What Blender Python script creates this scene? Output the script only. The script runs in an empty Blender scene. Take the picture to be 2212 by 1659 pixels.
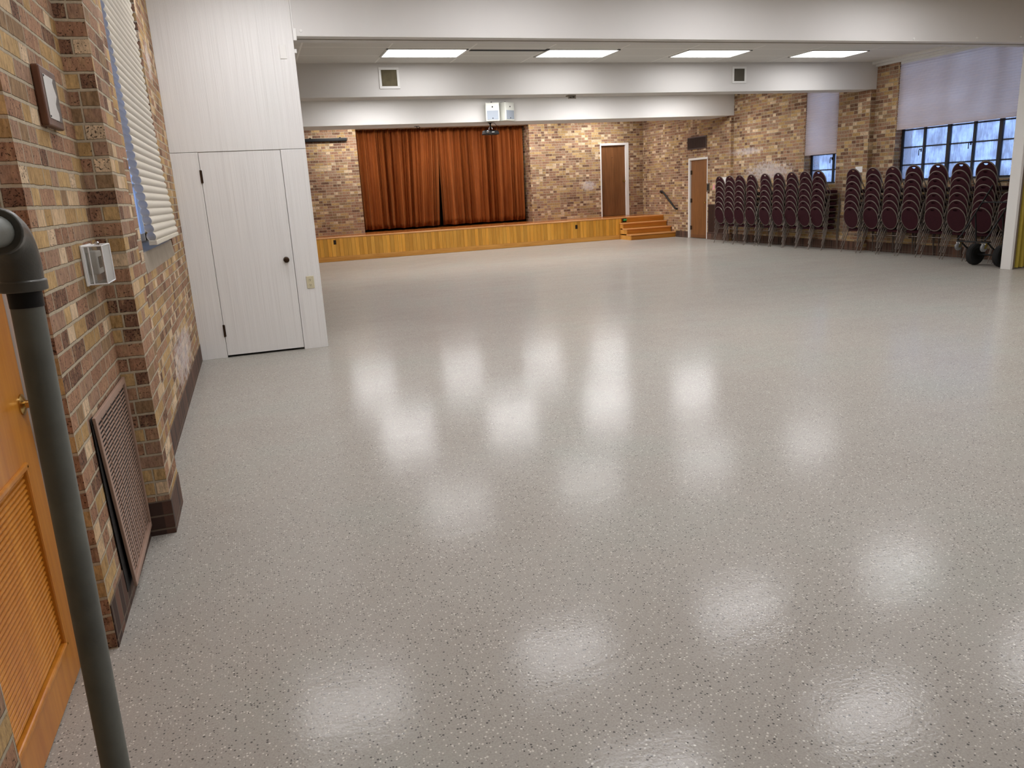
import bpy, bmesh, math, random
from mathutils import Vector, Matrix
random.seed(11)
sc = bpy.context.scene
COL = sc.collection

# ------------------------------------------------------------------ camera, world, exposure
F_PX = 1637.861
YAW, PITCH, ROLL = 0.3130892, 0.2515403, -0.0543866
EYE = Vector((0, 0, 1.535))
fwd = Vector((math.sin(YAW)*math.cos(PITCH), math.cos(YAW)*math.cos(PITCH), -math.sin(PITCH)))
rr = Vector((math.cos(YAW), -math.sin(YAW), 0)); uu = rr.cross(fwd)
cr = math.cos(ROLL)*rr + math.sin(ROLL)*uu
cu = -math.sin(ROLL)*rr + math.cos(ROLL)*uu
cam_d = bpy.data.cameras.new('camera'); cam = bpy.data.objects.new('camera', cam_d); COL.objects.link(cam)
cam_d.sensor_fit = 'HORIZONTAL'; cam_d.sensor_width = 36.0; cam_d.lens = F_PX/2212*36.0
cam_d.clip_start = 0.05; cam_d.clip_end = 200
M = Matrix((cr, cu, -fwd)).transposed().to_4x4(); M.translation = EYE
cam.matrix_world = M
sc.camera = cam

wd = bpy.data.worlds.new('overcast_sky'); sc.world = wd; wd.use_nodes = True
bgn = wd.node_tree.nodes['Background']
bgn.inputs[0].default_value = (0.36, 0.52, 0.92, 1); bgn.inputs[1].default_value = 2.2

sc.view_settings.view_transform = 'Standard'; sc.view_settings.look = 'None'
sc.view_settings.exposure = 0.0; sc.view_settings.gamma = 1.0
try: sc.view_settings.use_curve_mapping = False
except Exception: pass
try:
    sc.cycles.use_denoising = True
    sc.cycles.max_bounces = 8; sc.cycles.diffuse_bounces = 5; sc.cycles.transparent_max_bounces = 12
    sc.cycles.sample_clamp_indirect = 6.0
    sc.cycles.caustics_reflective = False; sc.cycles.caustics_refractive = False
except Exception: pass

LAMP_NEAR, LAMP_FAR = 13.6, 27.5     # radiance of the lit ceiling diffusers of the two halls

# ------------------------------------------------------------------ material helpers
def lin(r, g, b):
    f = lambda c: (c/255/12.92) if c/255 <= .04045 else ((c/255+.055)/1.055)**2.4
    return (f(r), f(g), f(b), 1)
class NT:
    def __init__(s, name):
        s.m = bpy.data.materials.new(name); s.m.use_nodes = True
        s.t = s.m.node_tree; s.t.nodes.clear()
        s.out = s.n('ShaderNodeOutputMaterial')
    def n(s, typ, **kw):
        nd = s.t.nodes.new(typ)
        for k, v in kw.items(): setattr(nd, k, v)
        return nd
    def l(s, a, b): s.t.links.new(a, b)
    def set(s, sock, v):
        if hasattr(v, 'is_output') or isinstance(v, bpy.types.NodeSocket): s.l(v, sock)
        else: sock.default_value = v
    def math(s, op, a, b=0.0, c=0.0, clamp=False):
        nd = s.n('ShaderNodeMath', operation=op); nd.use_clamp = clamp
        s.set(nd.inputs[0], a); s.set(nd.inputs[1], b); s.set(nd.inputs[2], c)
        return nd.outputs[0]
    def mix(s, fac, a, b, blend='MIX'):
        nd = s.n('ShaderNodeMix', data_type='RGBA', blend_type=blend)
        s.set(nd.inputs[0], fac); s.set(nd.inputs[6], a); s.set(nd.inputs[7], b)
        return nd.outputs[2]
    def smooth(s, v, lo, hi):
        nd = s.n('ShaderNodeMapRange', interpolation_type='SMOOTHSTEP')
        s.set(nd.inputs[0], v); nd.inputs[1].default_value = lo; nd.inputs[2].default_value = hi
        return nd.outputs[0]
    def comb(s, x, y, z):
        nd = s.n('ShaderNodeCombineXYZ'); s.set(nd.inputs[0], x); s.set(nd.inputs[1], y); s.set(nd.inputs[2], z)
        return nd.outputs[0]
    def sep(s, v):
        nd = s.n('ShaderNodeSeparateXYZ'); s.l(v, nd.inputs[0]); return nd.outputs
    def noise(s, vec, scale, detail=3, rough=.55):
        nd = s.n('ShaderNodeTexNoise'); s.l(vec, nd.inputs['Vector'])
        nd.inputs['Scale'].default_value = scale; nd.inputs['Detail'].default_value = detail
        nd.inputs['Roughness'].default_value = rough
        return nd.outputs[0]
    def white(s, vec):
        nd = s.n('ShaderNodeTexWhiteNoise', noise_dimensions='3D'); s.l(vec, nd.inputs[0])
        return nd.outputs['Value'], nd.outputs['Color']
    def scale(s, vec, sx, sy, sz):
        nd = s.n('ShaderNodeMapping'); s.l(vec, nd.inputs[0]); nd.inputs['Scale'].default_value = (sx, sy, sz)
        return nd.outputs[0]
    def ramp(s, v, stops, interp='LINEAR'):
        nd = s.n('ShaderNodeValToRGB'); s.l(v, nd.inputs[0]); r = nd.color_ramp; r.interpolation = interp
        while len(r.elements) < len(stops): r.elements.new(.5)
        for e, (p, c) in zip(r.elements, stops): e.position = p; e.color = c
        return nd.outputs[0]
    def bump(s, h, strength=.3, dist=.005):
        nd = s.n('ShaderNodeBump'); s.l(h, nd.inputs['Height'])
        nd.inputs['Strength'].default_value = strength; nd.inputs['Distance'].default_value = dist
        return nd.outputs[0]
    def pbr(s, color, rough=.6, metal=0.0, spec=.5, normal=None, **kw):
        nd = s.n('ShaderNodeBsdfPrincipled')
        s.set(nd.inputs['Base Color'], color); s.set(nd.inputs['Roughness'], rough)
        nd.inputs['Metallic'].default_value = metal; nd.inputs['Specular IOR Level'].default_value = spec
        if normal is not None: s.l(normal, nd.inputs['Normal'])
        for k, v in kw.items(): s.set(nd.inputs[k.replace('_', ' ')], v)
        s.l(nd.outputs[0], s.out.inputs[0]); return nd
    def pos(s): return s.n('ShaderNodeNewGeometry').outputs['Position']
    def obj(s): return s.n('ShaderNodeTexCoord').outputs['Object']

def plain(name, c, rough=.6, metal=0.0, spec=.5, var=.12, vscale=14, bump=0.0):
    t = NT(name); p = t.obj(); nz = t.noise(p, vscale, 4)
    f = t.math('MULTIPLY_ADD', nz, 2*var, 1-var)
    nd = t.n('ShaderNodeMix', data_type='RGBA', blend_type='MULTIPLY'); nd.inputs[0].default_value = 1
    nd.inputs[6].default_value = c; t.l(f, nd.inputs[7])
    nb = t.bump(t.noise(p, vscale*12, 2), bump, .002) if bump else None
    t.pbr(nd.outputs[2], rough, metal, spec, nb)
    return t.m

def brick_mat(name, stains=()):
    t = NT(name); p = t.pos(); x, y, z = t.sep(p)
    nrm = t.n('ShaderNodeNewGeometry').outputs['True Normal']; nx = t.sep(nrm)[0]
    side = t.math('GREATER_THAN', t.math('ABSOLUTE', nx), .5)
    u = t.math('ADD', t.math('MULTIPLY', side, y), t.math('MULTIPLY', t.math('SUBTRACT', 1.0, side), x))
    u = t.math('ADD', u, 50.0)
    wob = t.math('MULTIPLY_ADD', t.noise(p, 9, 2), .008, -.004)
    zz = t.math('ADD', z, wob)
    CH, CW = .0677, .205
    rz = t.math('DIVIDE', t.math('ADD', zz, CH*100), CH); row = t.math('FLOOR', rz); fz = t.math('FRACT', rz)
    off = t.math('MULTIPLY', t.math('MODULO', row, 2.0), .5)
    jit = t.math('MULTIPLY', t.white(t.comb(row, 3.0, 7.0))[0], .12)
    cuu = t.math('ADD', t.math('DIVIDE', u, CW), t.math('ADD', off, jit)); cell = t.math('FLOOR', cuu); fu = t.math('FRACT', cuu)
    r1, _ = t.white(t.comb(cell, row, 1.0))
    split = t.math('LESS_THAN', r1, .42)
    f2 = t.math('MULTIPLY', fu, 2.0)
    half = t.math('MULTIPLY', t.math('FLOOR', f2), split)
    fs = t.math('ADD', t.math('MULTIPLY', t.math('MULTIPLY', t.math('FRACT', f2), .5), split), t.math('MULTIPLY', fu, t.math('SUBTRACT', 1.0, split)))
    wdt = t.math('SUBTRACT', 1.0, t.math('MULTIPLY', split, .5))
    du = t.math('MULTIPLY', t.math('MINIMUM', fs, t.math('SUBTRACT', wdt, fs)), CW)
    dz = t.math('MULTIPLY', t.math('MINIMUM', fz, t.math('SUBTRACT', 1.0, fz)), CH)
    du = t.math('MULTIPLY', du, 1.45)
    d = t.math('ADD', t.math('MINIMUM', du, dz), t.math('MULTIPLY_ADD', t.noise(p, 60, 2), .004, -.002))
    isbrick = t.smooth(d, .0046, .0070)
    rv, rc = t.white(t.comb(t.math('MULTIPLY_ADD', cell, 2.0, half), row, t.math('MULTIPLY', side, 5.0)))
    rcx, rcy, rcz = t.sep(rc)
    base = t.ramp(rv, [(0, lin(110, 79, 62)), (.12, lin(138, 102, 80)), (.28, lin(150, 114, 90)), (.46, lin(143, 113, 93)), (.60, lin(158, 127, 84)),
                       (.75, lin(130, 104, 77)), (.84, lin(172, 142, 98)), (.945, lin(186, 159, 126))], 'CONSTANT')
    pat = t.noise(t.scale(p, 3.2, 3.2, 1), 9, 4, .7)
    base = t.mix(t.math('MULTIPLY', t.smooth(pat, .48, .66), .38), base, lin(168, 139, 104))
    pale = t.math('MULTIPLY', split, t.math('GREATER_THAN', rcy, .84))
    base = t.mix(t.math('MULTIPLY', pale, .85), base, lin(200, 176, 146))
    streak = t.noise(t.scale(p, 1, 1, .35), 70, 4, .7)
    base = t.mix(1.0, base, t.ramp(streak, [(.28, (.56, .55, .53, 1)), (.5, (.98, .98, .98, 1)), (.74, (1.38, 1.38, 1.36, 1))]), 'MULTIPLY')
    base = t.mix(1.0, base, (1.24, 1.27, 1.28, 1), 'MULTIPLY')
    spk = t.noise(p, 105, 2, .6)
    thr = t.math('MULTIPLY_ADD', rcx, .17, .565)
    dots = t.smooth(t.math('SUBTRACT', spk, thr), -.01, .03)
    base = t.mix(t.math('MULTIPLY', dots, .85), base, lin(44, 32, 24))
    mort = t.mix(t.noise(p, 40, 3), lin(160, 147, 124), lin(198, 185, 162))
    col = t.mix(isbrick, mort, base)
    big = t.noise(p, .9, 3)
    col = t.mix(1.0, col, t.ramp(big, [(.3, (.84, .82, .80, 1)), (.65, (1.06, 1.05, 1.04, 1))]), 'MULTIPLY')
    for (sx, sy, sz, ry, rzr) in stains:     # white lime bloom on the masonry
        vx = t.math('DIVIDE', t.math('SUBTRACT', x, sx), .35); vy = t.math('DIVIDE', t.math('SUBTRACT', y, sy), ry); vz = t.math('DIVIDE', t.math('SUBTRACT', z, sz), rzr)
        dd = t.math('ADD', t.math('ADD', t.math('MULTIPLY', vx, vx), t.math('MULTIPLY', vy, vy)), t.math('MULTIPLY', vz, vz))
        msk = t.math('SUBTRACT', t.math('MULTIPLY_ADD', t.noise(p, 16, 5, .75), 1.3, -.12), t.math('MULTIPLY', dd, .5))
        msk = t.math('MULTIPLY', t.smooth(msk, .22, .55), .62)
        col = t.mix(msk, col, lin(214, 206, 205))
    h = t.math('ADD', t.math('MULTIPLY', isbrick, 1.0), t.math('MULTIPLY', streak, .35))
    t.pbr(col, .88, 0, .25, t.bump(h, .9, .010))
    return t.m

def soldier_mat(name):
    t = NT(name); p = t.pos(); x, y, z = t.sep(p)
    nx = t.sep(t.n('ShaderNodeNewGeometry').outputs['True Normal'])[0]
    side = t.math('GREATER_THAN', t.math('ABSOLUTE', nx), .5)
    u = t.math('ADD', t.math('MULTIPLY', side, y), t.math('MULTIPLY', t.math('SUBTRACT', 1.0, side), x)); u = t.math('ADD', u, 50.0)
    c = t.math('DIVIDE', u, .0677); f = t.math('FRACT', c); cell = t.math('FLOOR', c)
    d = t.math('MULTIPLY', t.math('MINIMUM', f, t.math('SUBTRACT', 1.0, f)), .0677)
    top = t.math('SUBTRACT', .172, z)
    d = t.math('ADD', t.math('MULTIPLY', side, d), t.math('MULTIPLY', t.math('SUBTRACT', 1.0, side), t.math('ABSOLUTE', t.math('SUBTRACT', z, .098))))
    dm = t.math('MINIMUM', d, t.math('MINIMUM', top, t.math('ABSOLUTE', t.math('SUBTRACT', z, .028))))
    b = t.smooth(dm, .003, .006)
    rv, _ = t.white(t.comb(cell, 2.0, 9.0))
    base = t.ramp(rv, [(0, lin(66, 46, 38)), (.3, lin(92, 64, 52)), (.6, lin(80, 54, 42)), (.85, lin(112, 78, 62))], 'CONSTANT')
    base = t.mix(t.math('MULTIPLY', t.noise(p, 50, 4, .7), .35), base, lin(40, 30, 26))
    col = t.mix(b, lin(104, 90, 76), base)
    t.pbr(col, .7, 0, .35, t.bump(b, .6, .005))
    return t.m

def floor_mat():
    t = NT('terrazzo_vinyl'); p = t.pos()
    v = t.n('ShaderNodeTexVoronoi', feature='F1'); v.inputs['Scale'].default_value = 112; t.l(t.scale(p, 1, 1, 0), v.inputs['Vector'])
    dist = v.outputs['Distance']; rc = t.sep(v.outputs['Color'])
    sz = t.math('MULTIPLY_ADD', rc[1], .34, .09)
    inside = t.smooth(t.math('SUBTRACT', sz, dist), -.03, .05)
    light = t.math('MULTIPLY', inside, t.math('GREATER_THAN', rc[0], .63))
    dark = t.math('MULTIPLY', inside, t.math('LESS_THAN', rc[0], .29))
    tone = t.math('MULTIPLY', inside, t.math('GREATER_THAN', rc[2], .5))
    big = t.noise(p, .8, 4, .6)
    base = t.ramp(big, [(.3, (.366, .338, .300, 1)), (.5, (.388, .364, .324, 1)), (.7, (.374, .370, .328, 1))])
    base = t.mix(1.0, base, t.ramp(t.noise(p, 160, 2), [(.3, (.88, .88, .88, 1)), (.7, (1.1, 1.1, 1.1, 1))]), 'MULTIPLY')
    base = t.mix(t.math('MULTIPLY', tone, .4), base, (.24, .205, .175, 1))
    col = t.mix(t.math('MULTIPLY', light, .9), base, (.68, .66, .60, 1))
    col = t.mix(t.math('MULTIPLY', dark, .85), col, (.075, .075, .07, 1))
    # faint scuffs
    sc1 = t.noise(t.scale(p, .5, 14, 1), 3.1, 5, .7)
    col = t.mix(t.math('MULTIPLY', t.smooth(sc1, .68, .76), .10), col, (.10, .09, .08, 1))
    h = t.math('ADD', t.noise(p, 75, 2), t.math('MULTIPLY', t.noise(t.scale(p, 1.0, 2.2, 1), 6, 2), 1.5))
    r = t.math('MULTIPLY_ADD', t.noise(p, 2.5, 3), .04, .105)
    nb = t.bump(h, .13, .004)
    wax = t.math('MULTIPLY_ADD', t.noise(t.scale(p, .6, 2.4, 1), 2.2, 4, .65), .30, .22)     # worn wax coat
    nd = t.pbr(col, .6, 0, .12, nb, Coat_Weight=wax, Coat_Roughness=r, Coat_IOR=1.5)
    t.l(nb, nd.inputs['Coat Normal'])
    return t.m

def wood_mat(name, c1, c2, rough=.35, board=0.0, axis='z', grain=1.0, spec=.45):
    """grain runs along `axis` of the object; board>0 cuts it into boards of that width across x"""
    t = NT(name); p = t.obj(); x, y, z = t.sep(p)
    st = {'z': (1, 1, .06), 'x': (.06, 1, 1), 'y': (1, .06, 1)}[axis]
    if board:
        cell = t.math('FLOOR', t.math('DIVIDE', t.math('ADD', x, 50.0), board))
        rv, rc = t.white(t.comb(cell, 1.0, 4.0))
        off = t.n('ShaderNodeVectorMath', operation='MULTIPLY_ADD'); t.l(rc, off.inputs[0]); off.inputs[1].default_value = (7, 7, 7); t.l(p, off.inputs[2]); pp = off.outputs[0]
    else: pp = p; rv = None
    g = t.noise(t.scale(pp, *st), 38*grain, 5, .65); g2 = t.noise(t.scale(pp, *st), 6*grain, 2)
    f = t.math('ADD', t.math('MULTIPLY', g, .65), t.math('MULTIPLY', g2, .45))
    col = t.ramp(f, [(.36, c1), (.72, c2)])
    nb = None
    if board:
        col = t.mix(1.0, col, t.ramp(rv, [(0, (.78, .76, .72, 1)), (1, (1.12, 1.12, 1.1, 1))]), 'MULTIPLY')
        fr = t.math('FRACT', t.math('DIVIDE', t.math('ADD', x, 50.0), board))
        gap = t.smooth(t.math('MULTIPLY', t.math('MINIMUM', fr, t.math('SUBTRACT', 1.0, fr)), board), .0008, .0035)
        col = t.mix(gap, lin(120, 74, 26), col); nb = t.bump(gap, .6, .004)
    t.pbr(col, rough, 0, spec, nb)
    return t.m

def striated_mat():
    t = NT('striated_white_paint'); p = t.obj(); x, y, z = t.sep(p)
    n1 = t.noise(t.comb(x, 0.0, t.math('MULTIPLY', z, .003)), 300, 2, .8)
    n2 = t.noise(t.comb(x, 0.0, t.math('MULTIPLY', z, .015)), 26, 3, .7)
    f = t.math('ADD', t.math('MULTIPLY', n1, .8), t.math('MULTIPLY', n2, .2))
    col = t.ramp(f, [(.34, (.66, .645, .62, 1)), (.50, (.80, .79, .77, 1)), (.62, (.82, .81, .79, 1))])
    t.pbr(col, .55, 0, .4, t.bump(f, .5, .003))
    return t.m

def blind_mat(name, c, tr, ctr):
    t = NT(name); p = t.obj(); nz = t.noise(t.scale(p, 8, 8, 30), 3, 4)
    col = t.mix(nz, tuple(a*.9 for a in c[:3])+(1,), c)
    d = t.n('ShaderNodeBsdfDiffuse'); t.l(col, d.inputs[0])
    s = t.n('ShaderNodeBsdfTranslucent'); s.inputs[0].default_value = ctr
    m = t.n('ShaderNodeMixShader'); m.inputs[0].default_value = tr
    t.l(d.outputs[0], m.inputs[1]); t.l(s.outputs[0], m.inputs[2]); t.l(m.outputs[0], t.out.inputs[0])
    return t.m

def pane_mat():
    t = NT('grimy_glass'); p = t.pos(); x, y, z = t.sep(p)
    a = t.noise(t.comb(x, y, t.math('MULTIPLY', z, .12)), 45, 4, .75)
    b = t.noise(p, 3.2, 3, .6)
    f = t.smooth(t.math('ADD', t.math('MULTIPLY', a, .55), t.math('MULTIPLY', b, .6)), .42, .72)
    tr = t.n('ShaderNodeBsdfTransparent'); tr.inputs[0].default_value = (.93, .97, 1, 1)
    dirt = t.n('ShaderNodeBsdfTranslucent'); t.set(dirt.inputs[0], t.mix(b, (.62, .64, .72, 1), (.50, .47, .45, 1)))
    gl = t.n('ShaderNodeBsdfGlossy'); gl.inputs['Roughness'].default_value = .05
    m = t.n('ShaderNodeMixShader'); t.l(t.math('MULTIPLY_ADD', f, .65, .2), m.inputs[0]); t.l(tr.outputs[0], m.inputs[1]); t.l(dirt.outputs[0], m.inputs[2])
    m2 = t.n('ShaderNodeMixShader'); m2.inputs[0].default_value = .05; t.l(m.outputs[0], m2.inputs[1]); t.l(gl.outputs[0], m2.inputs[2])
    t.l(m2.outputs[0], t.out.inputs[0]); return t.m

def clear_mat():
    t = NT('clear_plastic'); fr = t.n('ShaderNodeLayerWeight'); fr.inputs[0].default_value = .35
    tr = t.n('ShaderNodeBsdfTransparent'); tr.inputs[0].default_value = (.93, .93, .92, 1)
    gl = t.n('ShaderNodeBsdfPrincipled'); gl.inputs['Base Color'].default_value = (.8, .8, .78, 1); gl.inputs['Roughness'].default_value = .12
    m = t.n('ShaderNodeMixShader'); t.l(t.math('MULTIPLY_ADD', fr.outputs['Fresnel'], .9, .06), m.inputs[0])
    t.l(tr.outputs[0], m.inputs[1]); t.l(gl.outputs[0], m.inputs[2]); t.l(m.outputs[0], t.out.inputs[0]); return t.m

def emit_mat(name, c, s):
    t = NT(name); e = t.n('ShaderNodeEmission'); e.inputs[0].default_value = c; e.inputs[1].default_value = s
    t.l(e.outputs[0], t.out.inputs[0]); return t.m

def velvet_mat():
    t = NT('rust_velvet'); p = t.obj(); n = t.noise(t.scale(p, 1, 1, .1), 14, 4, .6)
    col = t.ramp(n, [(.3, (.205, .049, .008, 1)), (.7, (.30, .078, .013, 1))])
    t.pbr(col, .75, 0, .2, None, Sheen_Weight=.45, Sheen_Roughness=.4, Sheen_Tint=(1.0, .42, .14, 1)); return t.m

def tile_mat():
    t = NT('acoustic_tile'); p = t.pos(); n = t.noise(p, 220, 2); x, y, z = t.sep(p)
    col = t.ramp(n, [(.3, (.64, .62, .58, 1)), (.6, (.78, .76, .72, 1))])
    X0, DX, Y0, DY = .90, 1.146, 10.86, .61
    fx = t.math('FRACT', t.math('DIVIDE', t.math('ADD', x, DX*20-X0), DX)); fy = t.math('FRACT', t.math('DIVIDE', t.math('ADD', y, DY*40-Y0), DY))
    dx = t.math('MULTIPLY', t.math('MINIMUM', fx, t.math('SUBTRACT', 1.0, fx)), DX); dy = t.math('MULTIPLY', t.math('MINIMUM', fy, t.math('SUBTRACT', 1.0, fy)), DY)
    g = t.smooth(t.math('MINIMUM', dx, dy), .010, .014)
    col = t.mix(g, (.92, .90, .86, 1), col)
    t.pbr(col, .9, 0, .2, t.bump(g, .3, .004)); return t.m

MT = {}
MT['brick'] = brick_mat('buff_brick', [(11.25, 15.1, 1.62, 1.25, .30), (11.25, 15.9, 2.1, .9, .12), (-.654, 6.6, .38, 1.1, .30), (-.654, 7.6, 2.75, .25, .25), (-.654, 4.9, 2.5, .2, .6), (9.4, 20.85, 1.5, .2, .2)])
MT['base'] = soldier_mat('dark_soldier_brick')
MT['floor'] = floor_mat()
MT['paint'] = plain('offwhite_paint', (.70, .67, .63, 1), .55, 0, .35, .03, 2)
MT['beam'] = plain('beam_paint', (.68, .66, .635, 1), .6, 0, .3, .03, 2, .05)
MT['white'] = plain('white_gloss_paint', (.78, .77, .74, 1), .4, 0, .4, .02, 5)
MT['striated'] = striated_mat()
MT['tile'] = tile_mat()
MT['dark'] = plain('dark_void', (.012, .010, .009, 1), .8)
MT['black'] = plain('black_metal', (.007, .007, .0075, 1), .5, .0, .3)
MT['rubber'] = plain('black_rubber', (.014, .014, .014, 1), .75, 0, .3)
MT['bronze'] = plain('dark_bronze', (.05, .028, .015, 1), .35, .8)
MT['brass'] = plain('brass', (.55, .38, .14, 1), .25, 1.0)
MT['chrome'] = plain('chrome', (.6, .6, .62, 1), .2, 1.0)
MT['iron'] = plain('galvanised_pipe', (.15, .158, .14, 1), .5, .1, .5, .5, 9, .12)
MT['cast'] = plain('cast_fitting', (.11, .11, .10, 1), .38, .3, .5, .25, 20, .2)
MT['oakfront'] = wood_mat('honey_oak_boards', lin(214, 147, 42), lin(242, 186, 84), .38, .098, 'z')
MT['oak'] = wood_mat('honey_oak_rail', lin(196, 132, 52), lin(236, 178, 92), .35, 0, 'x')
MT['deck'] = wood_mat('stage_deck', lin(120, 66, 26), lin(172, 104, 48), .22, .0, 'x')
MT['nose'] = wood_mat('worn_nosing', lin(200, 134, 72), lin(232, 176, 116), .3, 0, 'x')
MT['riser'] = wood_mat('shaded_stair_riser', lin(160, 98, 28), lin(200, 134, 50), .35, 0, 'x')  # shading of the step fronts put into a darker wood colour
MT['walnut'] = wood_mat('brown_door_veneer', lin(96, 60, 32), lin(132, 88, 52), .42, 0, 'z')
MT['walnut2'] = wood_mat('lit_door_veneer', lin(104, 66, 34), lin(146, 98, 56), .42, 0, 'z')  # brighter copy of the brown veneer, light on the door put into its colour
MT['orangewood'] = wood_mat('orange_varnished_wood', lin(176, 104, 22), lin(212, 142, 50), .3, 0, 'z', .6)
MT['plaquewood'] = wood_mat('plaque_wood', lin(66, 38, 24), lin(106, 66, 44), .4, 0, 'z')
MT['velvet'] = velvet_mat()
MT['blindcream'] = blind_mat('cream_cellular_fabric', (.76, .70, .58, 1), .22, (.75, .75, .80, 1))
MT['blindgrey'] = blind_mat('grey_cellular_fabric', (.80, .77, .74, 1), .88, (1.0, .87, .76, 1))
MT['pane'] = pane_mat()
MT['clear'] = clear_mat()
MT['steel'] = plain('black_steel_sash', (.018, .018, .022, 1), .5, .2)
MT['slate'] = plain('slate_sill', (.30, .25, .19, 1), .7, 0, .3, .3, 6)
MT['grille'] = plain('pinkish_tan_enamel', (.36, .235, .175, 1), .5, 0, .4, .08, 8)
MT['browngrille'] = plain('brown_enamel', (.060, .030, .022, 1), .5, 0, .4)
MT['mesh'] = plain('dusty_filter', (.135, .115, .07, 1), .95, 0, .1, .5, 11)
MT['mesh2'] = plain('olive_filter', (.10, .09, .07, 1), .95, 0, .1, .2, 11)
MT['speaker'] = plain('ivory_plastic', (.60, .60, .54, 1), .4, 0, .4, .02)
MT['spkgrille'] = plain('speaker_cloth', (.27, .30, .34, 1), .7, 0, .3, .04, 60)
MT['fabric'] = plain('burgundy_fabric', (.034, .0064, .0105, 1), .9, 0, .2, .35, 30)
MT['frame'] = plain('bronze_frame', (.17, .138, .115, 1), .38, .35, .5, .15, 20)
MT['ivory'] = plain('ivory_plate', (.62, .56, .38, 1), .4)
MT['lamp'] = emit_mat('lit_diffuser', (1.0, .99, 1.02, 1), LAMP_NEAR)
MT['lampmid'] = emit_mat('lit_diffuser_soft', (1.0, .99, 1.0, 1), LAMP_FAR*.42)
MT['lampfar'] = emit_mat('lit_diffuser_cool', (1.0, .99, 1.0, 1), LAMP_FAR)
MT['yellow'] = plain('yellow_vinyl', (.40, .30, .045, 1), .5, 0, .4, .15, 20)
MT['taupe'] = plain('taupe_channel', (.16, .125, .09, 1), .6)
MT['paper'] = plain('white_paper', (.80, .80, .80, 1), .8, 0, .2, .02)
MT['pink'] = plain('pink_paper', (.80, .36, .42, 1), .8, 0, .2, .02)
MT['greenp'] = plain('green_plastic', (.02, .26, .06, 1), .35, 0, .5)
MT['greywheel'] = plain('grey_caster', (.16, .16, .16, 1), .45)
MT['silverplate'] = plain('brushed_plate', (.68, .67, .64, 1), .35, .25, .5, .05, 40)
MT['lcd'] = plain('lcd_grey', (.06, .055, .05, 1), .2)
MT['tracksteel'] = plain('painted_track', (.36, .325, .27, 1), .55, 0, .3, .2, 5)

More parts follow.
